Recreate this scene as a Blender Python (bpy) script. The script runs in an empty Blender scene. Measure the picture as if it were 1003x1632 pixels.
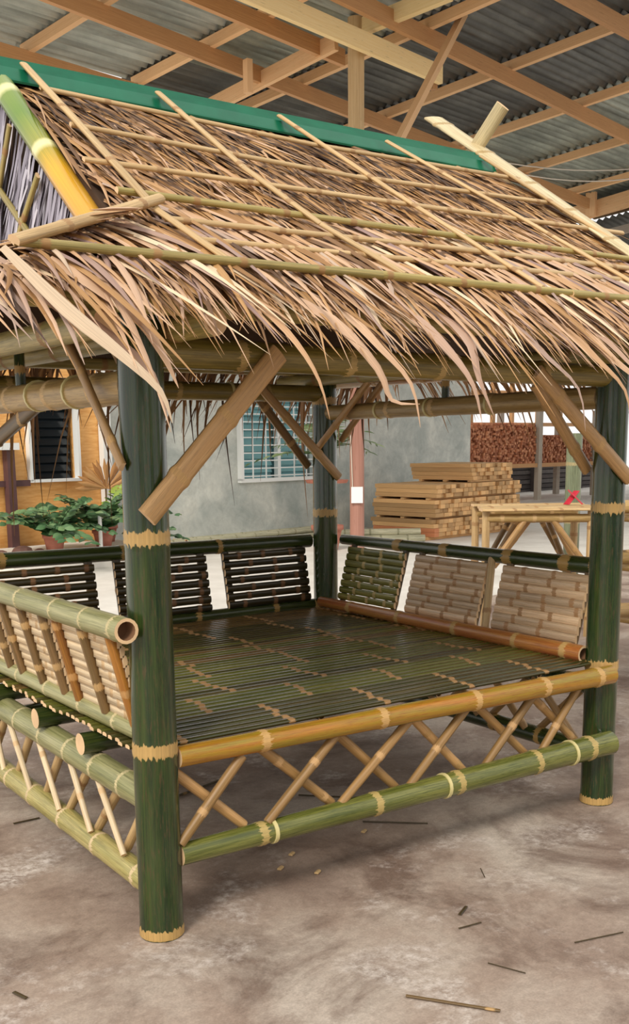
import bpy, math, random
from mathutils import Vector as V, Matrix
R = random.Random(7)
SC = bpy.context.scene
COL = SC.collection
PI = math.pi

# ------------------------------------------------------------------ camera
FPX, CX, CY = 1698.05, 509.52, 1019.56          # focal length and principal point for a 1003 x 1632 frame
PIT, ROL, YAW = math.radians(10.611), math.radians(-0.516), math.radians(35.696)
fw = V((math.sin(YAW)*math.cos(PIT), math.cos(YAW)*math.cos(PIT), -math.sin(PIT)))
rt = V((math.cos(YAW), -math.sin(YAW), 0)); up = rt.cross(fw)
rt2 = rt*math.cos(ROL)+up*math.sin(ROL); up2 = -rt*math.sin(ROL)+up*math.cos(ROL)
cam = bpy.data.cameras.new('camera'); camo = bpy.data.objects.new('camera', cam); COL.objects.link(camo)
m = Matrix((rt2, up2, -fw)).transposed().to_4x4(); m.translation = V((-1.3035, -2.6094, 1.4))
camo.matrix_world = m
cam.sensor_fit = 'VERTICAL'; cam.sensor_height = 24; cam.lens = FPX/1632*24
cam.shift_y = (CY-816)/1632; cam.shift_x = (501.5-CX)/1632
cam.clip_end = 300
SC.camera = camo

# ------------------------------------------------------------------ light
wd = bpy.data.worlds.new('overcast'); SC.world = wd; wd.use_nodes = True
wn = wd.node_tree; bgn = wn.nodes['Background']
bgn.inputs[0].default_value = (1.0, 0.985, 0.955, 1); bgn.inputs[1].default_value = 1.12
sl = bpy.data.lights.new('sun', 'SUN'); sl.energy = 2.2; sl.angle = math.radians(15); sl.color = (1, .94, .84)
so = bpy.data.objects.new('sun', sl); COL.objects.link(so)
so.rotation_euler = V((.66, .42, -.66)).to_track_quat('-Z', 'Y').to_euler()
SC.view_settings.view_transform = 'Standard'; SC.view_settings.look = 'None'
SC.view_settings.gamma = 1; SC.view_settings.use_curve_mapping = False
SC.view_settings.exposure = 0.0

# ------------------------------------------------------------------ shared frame of the shed: s along the purlin spacing, t towards the back
AZ = math.radians(78.9)
SX = V((math.sin(AZ), math.cos(AZ), 0)); TX = V((-math.cos(AZ), math.sin(AZ), 0))
def ST(s, t, z=0): return SX*s+TX*t+V((0, 0, z))
W, D = 1.9, 1.79

# ------------------------------------------------------------------ materials
def lin(c):
    return tuple(((x/255)/12.92 if x/255 <= .04045 else ((x/255+.055)/1.055)**2.4) for x in c)+(1,)
class NT:
    def __init__(s, name):
        s.m = bpy.data.materials.new(name); s.m.use_nodes = True; s.t = s.m.node_tree
        s.b = s.t.nodes['Principled BSDF']
    def n(s, typ, **k):
        x = s.t.nodes.new(typ)
        for a, v in k.items():
            if a[0] == '_': setattr(x, a[1:], v)
            else: x.inputs[a].default_value = v
        return x
    def l(s, a, b): s.t.links.new(a, b)
    def attr(s, name, out='Fac'):
        return s.n('ShaderNodeAttribute', _attribute_name=name).outputs[out]
    def math(s, op, a, b=None, c=None):
        x = s.n('ShaderNodeMath', _operation=op)
        for i, v in enumerate((a, b, c)):
            if v is None: continue
            if hasattr(v, 'is_linked'): s.l(v, x.inputs[i])
            else: x.inputs[i].default_value = v
        return x.outputs[0]
    def scale(s, vec, sc, off=None):
        x = s.n('ShaderNodeVectorMath', _operation='MULTIPLY_ADD'); s.l(vec, x.inputs[0]); x.inputs[1].default_value = sc
        if off is not None: s.l(off, x.inputs[2])
        return x.outputs[0]
    def noise(s, vec, scale=1, detail=3, rough=.55, dist=0):
        x = s.n('ShaderNodeTexNoise', Scale=scale, Detail=detail, Roughness=rough, Distortion=dist); s.l(vec, x.inputs['Vector'])
        return x.outputs['Fac']
    def ramp(s, f, stops, interp='LINEAR'):
        x = s.n('ShaderNodeValToRGB'); r = x.color_ramp; r.interpolation = interp
        while len(r.elements) < len(stops): r.elements.new(.5)
        for e, (p, c) in zip(r.elements, stops): e.position = p; e.color = c
        s.l(f, x.inputs[0]); return x.outputs[0]
    def mix(s, f, a, b, mode='MIX'):
        x = s.n('ShaderNodeMix', _data_type='RGBA', _blend_type=mode)
        for i, v in ((0, f), (6, a), (7, b)):
            if hasattr(v, 'is_linked'): s.l(v, x.inputs[i])
            else: x.inputs[i].default_value = v
        return x.outputs[2]
    def remap(s, f, a, b, c=0., d=1.):
        x = s.n('ShaderNodeMapRange', _clamp=True); s.l(f, x.inputs[0])
        for i, v in enumerate((a, b, c, d)): x.inputs[i+1].default_value = v
        return x.outputs[0]
    def out(s, col, rough=.5, bump=None, bs=.2, bd=.01, **k):
        if hasattr(col, 'is_linked'): s.l(col, s.b.inputs['Base Color'])
        else: s.b.inputs['Base Color'].default_value = col
        if hasattr(rough, 'is_linked'): s.l(rough, s.b.inputs['Roughness'])
        else: s.b.inputs['Roughness'].default_value = rough
        for a, v in k.items(): s.b.inputs[a.replace('_', ' ')].default_value = v
        if bump is not None:
            x = s.n('ShaderNodeBump', Strength=bs, Distance=bd); s.l(bump, x.inputs['Height']); s.l(x.outputs[0], s.b.inputs['Normal'])
        return s.m
WHITE = (1, 1, 1, 1)
def rnd_off(t):
    oi = t.n('ShaderNodeObjectInfo')
    x = t.n('ShaderNodeCombineXYZ'); r = t.math('MULTIPLY', oi.outputs['Random'], 37.)
    t.l(r, x.inputs[0]); t.l(r, x.inputs[1]); return oi.outputs['Random'], x.outputs[0]
def bamboo(name, A, B, tan=(205, 170, 105), rough=.35, spots=.35, coat=0., var=.35, spotc=(70, 55, 35)):
    t = NT(name); bc = t.attr('bc', 'Vector'); rr, off = rnd_off(t)
    big = t.noise(t.scale(bc, (2.2, 1.2, 1.2), off), 1.2, 2)
    streak = t.noise(t.scale(bc, (2.5, 9, 9), off), 1.6, 4)
    c = t.mix(t.remap(t.math('ADD', t.math('MULTIPLY', big, .65), t.math('MULTIPLY', streak, .35)), .36, .62), lin(A), lin(B))
    sp = t.noise(t.scale(bc, (9, 5, 5), off), 2.2, 5, .7)
    c = t.mix(t.math('MULTIPLY', t.remap(sp, .52, .64), spots), c, lin(spotc))
    sp2 = t.noise(t.scale(bc, (4, 2.5, 2.5), off), 1.3, 4, .65, .5)
    c = t.mix(t.math('MULTIPLY', t.remap(sp2, .5, .66), .55), c, tuple(x*.55 for x in lin(A)[:3])+(1,))
    c = t.mix(1., c, t.ramp(streak, [(.25, (.72, .72, .72, 1)), (.75, (1.12, 1.12, 1.1, 1))]), 'MULTIPLY')
    c = t.mix(1., c, t.ramp(rr, [(0, (1-var,)*3+(1,)), (1, (1+var*.6, 1+var*.5, 1+var*.4, 1))]), 'MULTIPLY')
    rag = t.noise(t.scale(bc, (14, 3.5, 3.5), off), 2.0, 2)
    nd = t.remap(t.math('ADD', t.attr('nd'), t.math('MULTIPLY', t.math('SUBTRACT', rag, .5), 1.5)), .5, .62)
    tn = t.mix(t.remap(streak, .35, .65), lin(tan), tuple(x*.72 for x in lin(tan)[:3])+(1,))
    c = t.mix(nd, c, tn)
    return t.out(c, t.mix(nd, (rough,)*3+(1,), (.6, .6, .6, 1)), streak, .15, .004, Coat_Weight=coat, Coat_Roughness=.12)
def wood(name, A, B, rough=.7, sc=1., var=.3):
    t = NT(name); bc = t.attr('bc', 'Vector'); rr, off = rnd_off(t)
    g = t.noise(t.scale(bc, (1.6*sc, 14*sc, 14*sc), off), 1.5, 5, .6, .4)
    c = t.mix(t.remap(g, .34, .66), lin(A), lin(B))
    k = t.noise(t.scale(bc, (2.5, 5, 5), off), 3., 2)
    c = t.mix(t.math('MULTIPLY', t.remap(k, .66, .74), .6), c, tuple(x*.35 for x in lin(A)[:3])+(1,))
    c = t.mix(1., c, t.ramp(rr, [(0, (1-var, 1-var, 1-var, 1)), (1, (1+var*.5,)*3+(1,))]), 'MULTIPLY')
    return t.out(c, rough, g, .2, .004)
def plain(name, c, rough=.6, var=.0, **k):
    t = NT(name)
    if var:
        rr, off = rnd_off(t)
        cc = t.mix(1., lin(c), t.ramp(rr, [(0, (1-var,)*3+(1,)), (1, (1+var,)*3+(1,))]), 'MULTIPLY')
        oc = t.n('ShaderNodeTexCoord').outputs['Object']
        cc = t.mix(1., cc, t.ramp(t.noise(oc, 9, 4), [(.3, (.8,)*3+(1,)), (.7, (1.1,)*3+(1,))]), 'MULTIPLY')
        return t.out(cc, rough, **k)
    return t.out(lin(c), rough, **k)

M = {}
M['post'] = bamboo('post_bamboo', (20, 48, 20), (58, 74, 32), (198, 160, 96), .13, .6, .25, .08, (88, 68, 44))
M['olive'] = bamboo('olive_bamboo', (86, 94, 38), (130, 130, 66), (196, 170, 104), .2, .55, .25, .08, (60, 70, 25))
M['pale_green'] = bamboo('pale_green_bamboo', (138, 138, 84), (178, 172, 124), (208, 192, 144), .4, .12, 0, .12, (110, 120, 70))
M['yellow_green'] = bamboo('yellow_green_bamboo', (152, 144, 80), (186, 172, 112), (222, 196, 150), .4, .4, 0, .12, (128, 92, 40))
M['orange'] = bamboo('orange_bamboo', (196, 128, 44), (160, 138, 40), (214, 170, 105), .25, .5, .2, .1, (140, 72, 30))
M['red_brown'] = bamboo('red_brown_bamboo', (170, 92, 48), (186, 130, 64), (206, 165, 100), .28, .4, .2, .1, (110, 60, 35))
M['dark'] = bamboo('dark_green_bamboo', (34, 52, 24), (68, 80, 34), (188, 150, 84), .25, .3, .3, .2, (90, 70, 40))
M['beam'] = bamboo('beam_bamboo', (128, 112, 48), (165, 142, 74), (200, 168, 104), .35, .35, .1, .15, (90, 70, 36))
M['beam_tan'] = bamboo('tan_beam_bamboo', (176, 142, 84), (204, 172, 114), (222, 185, 130), .4, .35, 0, .15, (130, 95, 55))
for nm_, a_, b_ in (('floor_slat_a', (84, 92, 34), (116, 112, 50)), ('floor_slat_b', (104, 82, 44), (132, 104, 60)), ('floor_slat_c', (60, 66, 28), (88, 76, 40))):
    M[nm_] = bamboo(nm_+'_bamboo', a_, b_, (176, 134, 84), .16, .5, .4, .25, (70, 46, 28))
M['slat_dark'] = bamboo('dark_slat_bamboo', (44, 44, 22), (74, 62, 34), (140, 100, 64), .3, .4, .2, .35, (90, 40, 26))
M['slat_green'] = bamboo('green_slat_bamboo', (104, 110, 44), (160, 150, 84), (200, 175, 110), .25, .4, .2, .3, (60, 70, 25))
M['slat_tan'] = bamboo('tan_slat_bamboo', (224, 188, 148), (242, 212, 176), (186, 142, 98), .3, .4, .2, .3, (130, 92, 80))
M['slat_inner'] = bamboo('inner_slat_bamboo', (234, 204, 160), (250, 230, 196), (226, 190, 142), .6, .1, 0, .08, (190, 140, 90))
M['stile'] = bamboo('stile_bamboo', (150, 116, 74), (112, 90, 52), (196, 158, 104), .4, .4, 0, .3, (80, 55, 32))
M['stile_orange'] = bamboo('orange_stile_bamboo', (196, 134, 52), (150, 96, 44), (200, 150, 90), .35, .4, 0, .3, (80, 55, 32))
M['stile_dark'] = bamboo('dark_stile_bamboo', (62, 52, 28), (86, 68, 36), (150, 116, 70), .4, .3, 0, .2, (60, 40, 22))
M['strip'] = bamboo('strip_bamboo', (198, 162, 110), (220, 188, 138), (178, 138, 92), .5, .25, 0, .16, (140, 100, 60))
M['strip_green'] = bamboo('greenish_strip_bamboo', (150, 136, 70), (190, 168, 104), (170, 130, 80), .45, .4, 0, .2, (110, 90, 44))
M['brace'] = bamboo('brace_bamboo', (212, 170, 116), (188, 146, 94), (200, 158, 100), .4, .35, 0, .2, (110, 75, 42))
M['stick'] = bamboo('lattice_bamboo', (186, 146, 96), (160, 124, 72), (206, 164, 112), .4, .3, 0, .25, (120, 86, 52))
def barge():
    t = NT('barge_bamboo'); bc = t.attr('bc', 'Vector'); sx = t.n('ShaderNodeSeparateXYZ'); t.l(bc, sx.inputs[0])
    st = t.noise(t.scale(bc, (2, 9, 9)), 1.6, 3)
    c = t.ramp(t.math('ADD', sx.outputs[0], t.math('MULTIPLY', st, .12)), [(.1, lin((148, 160, 84))), (.45, lin((104, 134, 46))), (.62, lin((150, 150, 50))), (.78, lin((222, 168, 44))), (1, lin((216, 160, 54)))])
    c = t.mix(1., c, t.ramp(st, [(.3, (.85,)*3+(1,)), (.7, (1.08,)*3+(1,))]), 'MULTIPLY')
    c = t.mix(t.attr('nd'), c, lin((226, 220, 160)))
    return t.out(c, .28, Coat_Weight=.2)
M['barge'] = barge()
M['lumber_ends'] = None
M['pale_split'] = bamboo('pale_split_bamboo', (214, 192, 146), (232, 214, 172), (190, 160, 110), .5, .15, 0, .1)
M['weathered'] = bamboo('weathered_bamboo', (168, 166, 140), (200, 196, 168), (150, 146, 116), .5, .3, 0, .2)
M['grey_green'] = bamboo('grey_green_bamboo', (112, 122, 96), (140, 148, 116), (176, 160, 116), .4, .3, 0, .1)
M['cut'] = plain('cut_bamboo', (226, 190, 146), .8, .08)
M['cut_dark'] = plain('cut_bamboo_inside', (120, 84, 56), .85)
M['cord'] = plain('plastic_lashing', (214, 200, 140), .4)
M['purlin'] = wood('orange_timber', (222, 172, 122), (236, 196, 148))
M['rafter'] = wood('brown_timber', (176, 126, 80), (200, 152, 100))
M['pale_wood'] = wood('pale_timber', (232, 200, 136), (244, 220, 168))
M['pole'] = wood('debarked_pole', (198, 162, 112), (222, 192, 146), .7, .6)
M['lumber'] = wood('stacked_lumber', (198, 148, 94), (226, 186, 132), .75, 1., .42)
M['lumber_red'] = wood('reddish_lumber', (176, 104, 66), (208, 140, 96), .75, 1., .4)
M['grey_wood'] = wood('grey_timber', (150, 140, 128), (176, 164, 148))

# thatch: every leaf carries its own colour number lc
def leaf_mat(name, stops, rough=.55):
    t = NT(name); bc = t.attr('bc', 'Vector')
    st = t.noise(t.scale(bc, (1.5, 26, 26)), 1.5, 3)
    c = t.ramp(t.attr('lc'), [(p, lin(q)) for p, q in stops])
    c = t.mix(1., c, t.ramp(st, [(.3, (.72, .70, .68, 1)), (.7, (1.12, 1.1, 1.08, 1))]), 'MULTIPLY')
    return t.out(c, rough, Subsurface_Weight=0.0)
M['leaf'] = leaf_mat('dry_palm_leaf', [(0, (62, 42, 30)), (.18, (104, 74, 48)), (.36, (158, 116, 70)), (.5, (192, 148, 96)), (.62, (200, 160, 122)), (.74, (214, 178, 146)), (.86, (156, 128, 122)), (1, (236, 212, 178))])
M['leaf_grey'] = leaf_mat('silver_palm_leaf', [(0, (70, 62, 70)), (.3, (128, 122, 136)), (.7, (178, 174, 190)), (1, (214, 210, 220))])
M['leaf_under'] = leaf_mat('old_palm_leaf', [(0, (60, 44, 30)), (.5, (104, 78, 52)), (1, (150, 118, 84))])
M['lumber_ends'] = leaf_mat('reddish_board_ends', [(0, (150, 88, 58)), (.5, (184, 118, 82)), (1, (214, 152, 112))], .75)
M['backing'] = plain('thatch_backing', (78, 56, 38), .9, .1)
M['frond'] = leaf_mat('green_leaf', [(0, (36, 66, 40)), (.5, (72, 112, 70)), (.8, (116, 150, 104)), (1, (150, 176, 70))], .35)
M['palm_frond'] = leaf_mat('palm_green_leaf', [(0, (64, 84, 50)), (.6, (120, 146, 96)), (1, (172, 188, 140))], .45)
M['fan'] = leaf_mat('dry_fan_leaf', [(0, (176, 120, 66)), (1, (222, 172, 112))], .6)

def floor_mat():
    t = NT('stained_concrete'); oc = t.n('ShaderNodeTexCoord').outputs['Object']
    a = t.noise(oc, 1.1, 6, .6, .3); b = t.noise(oc, 1.9, 7, .7, .5); f = t.noise(oc, 34, 5, .75); g = t.noise(oc, 150, 2, .6)
    c = t.ramp(a, [(.32, lin((128, 105, 92))), (.48, lin((170, 150, 135))), (.64, lin((196, 182, 168)))])
    c = t.mix(t.math('MULTIPLY', t.remap(b, .48, .64), .75), c, lin((104, 80, 66)))
    w = t.math('MULTIPLY', t.remap(t.noise(t.scale(oc, (1, 1, 1), t.n('ShaderNodeCombineXYZ', X=7.3, Y=2.).outputs[0]), 2.3, 7, .72, .3), .54, .68), t.remap(f, .38, .6))
    c = t.mix(t.math('MULTIPLY', w, .8), c, lin((222, 212, 204)))
    c = t.mix(1., c, t.ramp(f, [(.25, (.74, .73, .72, 1)), (.7, (1.1, 1.1, 1.1, 1))]), 'MULTIPLY')
    c = t.mix(1., c, t.ramp(g, [(.3, (.86,)*3+(1,)), (.7, (1.08,)*3+(1,))]), 'MULTIPLY')
    return t.out(c, .62, t.math('ADD', f, t.math('MULTIPLY', g, .4)), .25, .006)
M['floor'] = floor_mat()
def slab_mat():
    t = NT('daylit_pale_concrete'); oc = t.n('ShaderNodeTexCoord').outputs['Object']
    c = t.ramp(t.noise(oc, 1.3, 6, .65), [(.3, lin((206, 200, 190))), (.65, lin((236, 232, 224)))])  # pale colour brightened to stand in for skylight on the rear floor
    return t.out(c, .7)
M['slab'] = slab_mat()
def wall_mat():
    t = NT('plastered_concrete'); oc = t.n('ShaderNodeTexCoord').outputs['Object']
    a = t.noise(oc, 1.6, 6, .62, .5); b = t.noise(oc, 7, 6, .7, .8)
    c = t.ramp(a, [(.3, lin((164, 172, 168))), (.5, lin((190, 194, 188))), (.7, lin((216, 217, 208)))])
    c = t.mix(1., c, t.ramp(b, [(.3, (.84,)*3+(1,)), (.7, (1.1,)*3+(1,))]), 'MULTIPLY')
    return t.out(c, .8, b, .2, .01)
M['wall'] = wall_mat()
def sawali():
    t = NT('woven_bamboo_wall'); oc = t.n('ShaderNodeTexCoord').outputs['Object']
    n = t.noise(t.scale(oc, (3, 3, 14)), 2.2, 4); w = t.n('ShaderNodeTexWave', Scale=9., Distortion=3., Detail=2.); w.bands_direction = 'Z'; t.l(oc, w.inputs[0])
    c = t.mix(t.remap(n, .35, .65), lin((222, 158, 84)), lin((238, 184, 112)))
    c = t.mix(.08, c, t.mix(w.outputs['Fac'], lin((196, 130, 66)), lin((244, 200, 136))))
    return t.out(c, .6)
M['sawali'] = sawali()
def zinc(name, A, B):
    t = NT(name); oc = t.n('ShaderNodeTexCoord').outputs['Object']; rr, off = rnd_off(t)
    c = t.ramp(t.noise(t.scale(oc, (1, 1, 1), off), 1.4, 6, .7), [(.3, lin(A)), (.7, lin(B))])
    bc = t.attr('bc', 'Vector'); c = t.mix(1., c, t.ramp(t.noise(t.scale(bc, (.35, 7, 1), off), 1.6, 4, .6), [(.36, (.62, .61, .6, 1)), (.6, (1.12,)*3+(1,))]), 'MULTIPLY')  # light and dark streaks painted along the sheet imitate corrugation shading
    c = t.mix(t.math('MULTIPLY', t.remap(t.noise(t.scale(bc, (.5, 4, 1), off), 2.2, 5, .7), .6, .7), .4), c, lin((98, 74, 54)))
    return t.out(c, .5, Metallic=.25)
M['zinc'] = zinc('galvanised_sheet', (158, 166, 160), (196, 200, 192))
M['zinc_dark'] = zinc('dark_sheet', (70, 70, 67), (112, 112, 106))
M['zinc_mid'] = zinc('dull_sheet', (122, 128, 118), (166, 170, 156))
M['ridge'] = plain('green_ridge_sheet', (14, 104, 74), .3, .06, Metallic=.1)
M['white'] = plain('white_paint', (232, 234, 232), .5)
M['teal'] = plain('teal_louvre', (140, 190, 196), .15, Metallic=.1)
M['dark_glass'] = plain('dark_louvre', (26, 32, 36), .15)
M['purple'] = plain('purple_brown_paint', (92, 62, 62), .6, .08)
M['terracotta'] = plain('terracotta', (184, 116, 96), .75, .12)
M['red'] = plain('red_strap', (190, 40, 56), .5)
M['rock'] = plain('brown_rock', (110, 78, 68), .85, .2)
M['wire'] = plain('pale_wire', (206, 196, 180), .5)
M['red_pole'] = wood('red_brown_pole', (150, 104, 88), (172, 126, 110), .7, .6, .05)
M['fence_dark'] = plain('dark_fence', (74, 66, 64), .8, .15)
M['fence_light'] = plain('grey_slat', (88, 82, 80), .8, .15)
M['pvc'] = plain('white_pipe', (240, 240, 236), .4)

# ------------------------------------------------------------------ mesh builder
class MB:
    def __init__(s): s.v = []; s.f = []; s.mi = []; s.sm = []; s.nd = []; s.bc = []; s.lc = []; s.l = 0.
    def vert(s, p, bc=(0, 0, 0), nd=0.):
        s.v.append(V(p)); s.nd.append(nd); s.bc.append(bc); s.lc.append(s.l); return len(s.v)-1
    def face(s, ids, mat=0, sm=True): s.f.append(tuple(ids)); s.mi.append(mat); s.sm.append(sm)
    def sweep(s, p0, p1, prof, st=None, upv=(0, 0, 1), bend=None, cap='flat', mat=0, capmat=1, sm=True, off=None, path=None):
        """Sweep the closed 2-D profile along p0-p1; st = [(distance, scale, node)]."""
        p0 = V(p0); p1 = V(p1); ax = p1-p0; L = ax.length; ax.normalize()
        u = V(upv); u = u-ax*u.dot(ax)
        if u.length < 1e-3: u = V((1, 0, 0)); u = u-ax*u.dot(ax)
        u.normalize(); w = ax.cross(u)          # profile x along w, y along u
        st = st or [(0, 1, 0), (L, 1, 0)]
        off = R.uniform(0, 50) if off is None else off
        rm = max(max(abs(a), abs(b)) for a, b in prof); rings = []
        for d, sc, nd in st:
            q = p0+ax*d
            if bend is not None: k = d/L; q = q+V(bend)*(4*k*(1-k))
            rings.append([s.vert(q+w*(a*sc)+u*(b*sc), (off+d, a/rm, b/rm), nd) for a, b in prof])
        n = len(prof)
        for i in range(len(rings)-1):
            for j in range(n):
                k = (j+1) % n
                s.face((rings[i][j], rings[i][k], rings[i+1][k], rings[i+1][j]), mat, sm)
        for e, (ring, q, sg) in enumerate(((rings[0], p0, 1), (rings[-1], p1, -1))):
            c = cap[e] if isinstance(cap, (list, tuple)) else cap
            order = (lambda r: list(reversed(r))) if e == 0 else list
            # duplicate rim so the cut stays crisp
            rim = [s.vert(s.v[i], s.bc[i]) for i in ring]
            if c == 'flat': s.face(order(rim), capmat, False)
            elif c == 'hollow':
                cen = sum((s.v[i] for i in ring), V())/n
                inn = [s.vert(cen+(s.v[i]-cen)*.74) for i in ring]
                deep = [s.vert(cen+(s.v[i]-cen)*.74+ax*sg*min(.05, L*.2)) for i in ring]
                for j in range(n):
                    k = (j+1) % n
                    a = (rim[j], rim[k], inn[k], inn[j]); b = (inn[j], inn[k], deep[k], deep[j])
                    s.face(a if e else a[::-1], capmat, False); s.face(b if e else b[::-1], capmat+1, True)
                s.face(order(deep), capmat+1, False)
    def box(s, p0, p1, w, h, upv=(0, 0, 1), st=None, **k):
        s.sweep(p0, p1, [(-w/2, -h/2), (w/2, -h/2), (w/2, h/2), (-w/2, h/2)], st, upv, sm=False, **k)
    def tube(s, p0, p1, r0, r1=None, nodes=None, n=14, cap='hollow', bulge=.07, band=.01, gap=.3, phase=None, rib=0., **k):
        L = (V(p1)-V(p0)).length; r1 = r0 if r1 is None else r1
        if nodes is None:
            nodes = []; d = R.uniform(.3, 1)*gap if phase is None else phase
            while d < L-.03: nodes.append(d); d += gap*R.uniform(.85, 1.15)
        st = [(0, 1, .35 if 0 else 0)]; 
        for d in sorted(nodes):
            for o, sc, nd in ((-.035, 0, 0), (-band*1.5, bulge*.3, .45), (-band*.5, bulge, 1), (0, bulge*.35, 1), (band*.5, bulge*.9, 1), (band*1.5, bulge*.2, .45), (.035, 0, 0)):
                if st[-1][0] < d+o < L: st.append((d+o, 1+sc, nd))
        st.append((L, 1, 0))
        st = [(d, sc*(r0+(r1-r0)*d/L)/r0, nd) for d, sc, nd in st]
        s.sweep(p0, p1, [(r0*(1+rib*math.cos(6*a)+rib*.6*math.cos(11*a+1))*math.cos(a), r0*(1+rib*math.cos(6*a)+rib*.6*math.cos(11*a+1))*math.sin(a)) for a in [2*PI*i/n for i in range(n)]], st, cap=cap, **k)
    def strip(s, p0, p1, w, h, upv=(0, 0, 1), gap=.28, taper=1., phase=None, arch=.35, jit=.15, **k):
        """Split bamboo: flat below, rounded above, with node bumps."""
        L = (V(p1)-V(p0)).length
        prof = [(-w/2, -h/2), (w/2, -h/2), (w/2, h/2*(1-arch*2)), (w*.27, h*.42), (0, h/2), (-w*.27, h*.42), (-w/2, h/2*(1-arch*2))]
        st = [(0, 1, 0)]; d = R.uniform(.2, 1)*gap if phase is None else phase
        while d < L-.02:
            for o, sc, nd in ((-.02, 0, 0), (-.004, .12, 1), (.004, .12, 1), (.02, 0, 0)):
                if st[-1][0] < d+o < L: st.append((d+o, 1+sc, nd))
            d += gap*R.uniform(1-jit, 1+jit)
        st.append((L, 1, 0)); st = [(d, sc*(1+(taper-1)*d/L), nd) for d, sc, nd in st]
        s.sweep(p0, p1, prof, st, upv, **k)
    def half(s, p0, p1, r, upv, nodes=(), th=.25, n=9, taper=1.):
        L = (V(p1)-V(p0)).length
        a = [PI*i/(n-1) for i in range(n)]
        prof = [(r*math.cos(x), r*math.sin(x)) for x in a]+[(r*(1-th)*math.cos(x), r*(1-th)*math.sin(x)) for x in reversed(a)]
        st = [(0, 1, 0)]
        for d in nodes:
            for o, sc, nd in ((-.03, 0, 0), (-.009, .07, 1), (0, .03, 1), (.009, .07, 1), (.03, 0, 0)):
                if st[-1][0] < d+o < L: st.append((d+o, 1+sc, nd))
        st.append((L, 1, 0)); st = [(d, sc*(1+(taper-1)*d/L), nd) for d, sc, nd in st]
        s.sweep(p0, p1, prof, st, upv, off=0)
    def leaf(s, pts, w, nrm, lc, fold=.25, wf=None, mat=0):
        s.l = lc; n = len(pts); rows = []; off = R.uniform(0, 60); nrm = V(nrm)
        for i, p in enumerate(pts):
            p = V(p); k = i/(n-1)
            t = (V(pts[min(i+1, n-1)])-V(pts[max(i-1, 0)])).normalized(); sd = t.cross(nrm)
            sd = sd.normalized() if sd.length > 1e-5 else V((1, 0, 0)); nn = sd.cross(t)
            ww = w*(wf(k) if wf else min(1., .55+2.2*k)*min(1., (1-k)*2.6+.06))
            rows.append([s.vert(p-sd*ww/2, (off+k, -w*8, 0)), s.vert(p+nn*ww*fold, (off+k, 0, 0)), s.vert(p+sd*ww/2, (off+k, w*8, 0))])
        for i in range(n-1):
            for j in (0, 1): s.face((rows[i][j], rows[i][j+1], rows[i+1][j+1], rows[i+1][j]), mat, True)
        s.l = 0.
    def build(s, name, mats, parent=None, org=None, mesh_only=False):
        if parent is not None and org is None: org = world_loc(parent)
        o3 = V(org) if org is not None else V()
        me = bpy.data.meshes.new(name); me.from_pydata([tuple(p-o3) for p in s.v], [], s.f)
        if not isinstance(mats, (list, tuple)): mats = [mats]
        for x in mats: me.materials.append(M[x] if isinstance(x, str) else x)
        nm = len(mats)-1
        me.polygons.foreach_set('material_index', [min(i, nm) for i in s.mi]); me.polygons.foreach_set('use_smooth', s.sm)
        a = me.attributes.new('nd', 'FLOAT', 'POINT'); a.data.foreach_set('value', s.nd)
        a = me.attributes.new('lc', 'FLOAT', 'POINT'); a.data.foreach_set('value', s.lc)
        a = me.attributes.new('bc', 'FLOAT_VECTOR', 'POINT'); a.data.foreach_set('vector', [c for b in s.bc for c in b])
        if mesh_only: return me
        ob = bpy.data.objects.new(name, me); COL.objects.link(ob)
        if parent is not None: ob.parent = parent
        else: ob.location = o3
        return ob
def world_loc(o):
    p = V(o.location)
    while o.parent: o = o.parent; p += V(o.location)
    return p
CUT = ['cut', 'cut_dark']
def bm_mats(m): return [m]+CUT
def tag(o, label, cat, group=None):
    o['label'] = label; o['category'] = cat
    if group: o['group'] = group
    return o
def thing(name, loc, label, cat, group=None):
    o = bpy.data.objects.new(name, None); COL.objects.link(o); o.location = loc; o.empty_display_size = .1
    return tag(o, label, cat, group)
def structure(o): o['kind'] = 'structure'; return o
def stuff(o): o['kind'] = 'stuff'; return o
def tube_part(par, name, mat, p0, p1, r0, r1=None, label=None, **k):
    b = MB(); b.tube(p0, p1, r0, r1, **k); o = b.build(name, bm_mats(mat), par)
    if label: o['label'] = label
    return o
def strip_part(par, name, mat, p0, p1, w, h, label=None, **k):
    b = MB(); b.strip(p0, p1, w, h, **k); o = b.build(name, [mat, 'cut'], par)
    if label: o['label'] = label
    return o
def box_part(par, name, mat, p0, p1, w, h, label=None, **k):
    b = MB(); b.box(p0, p1, w, h, **k); o = b.build(name, [mat, mat], par)
    if label: o['label'] = label
    return o
def lerp(a, b, k): return V(a)*(1-k)+V(b)*k

# ================================================================== SETTING
# floor: stained concrete in front, behind it pale concrete with the yard's daylight in its colour
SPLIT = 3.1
def quad_slab(name, pts, z0, z1, mat):
    b = MB(); n = len(pts)
    lo = [b.vert((p[0], p[1], z0)) for p in pts]; hi = [b.vert((p[0], p[1], z1)) for p in pts]
    b.face(hi, 0, False); b.face(lo[::-1], 0, False)
    for i in range(n):
        j = (i+1) % n; b.face((lo[i], lo[j], hi[j], hi[i]), 0, False)
    return structure(b.build(name, mat))
quad_slab('floor', [tuple(ST(-9, -9))[:2], tuple(ST(16, -9))[:2], tuple(ST(16, SPLIT))[:2], tuple(ST(-9, SPLIT))[:2]], -.2, 0, 'floor')
quad_slab('floor.001', [tuple(ST(-9, SPLIT))[:2], tuple(ST(45, SPLIT))[:2], tuple(ST(45, 22))[:2], tuple(ST(-9, 22))[:2]], -.2, 0, 'slab')

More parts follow.
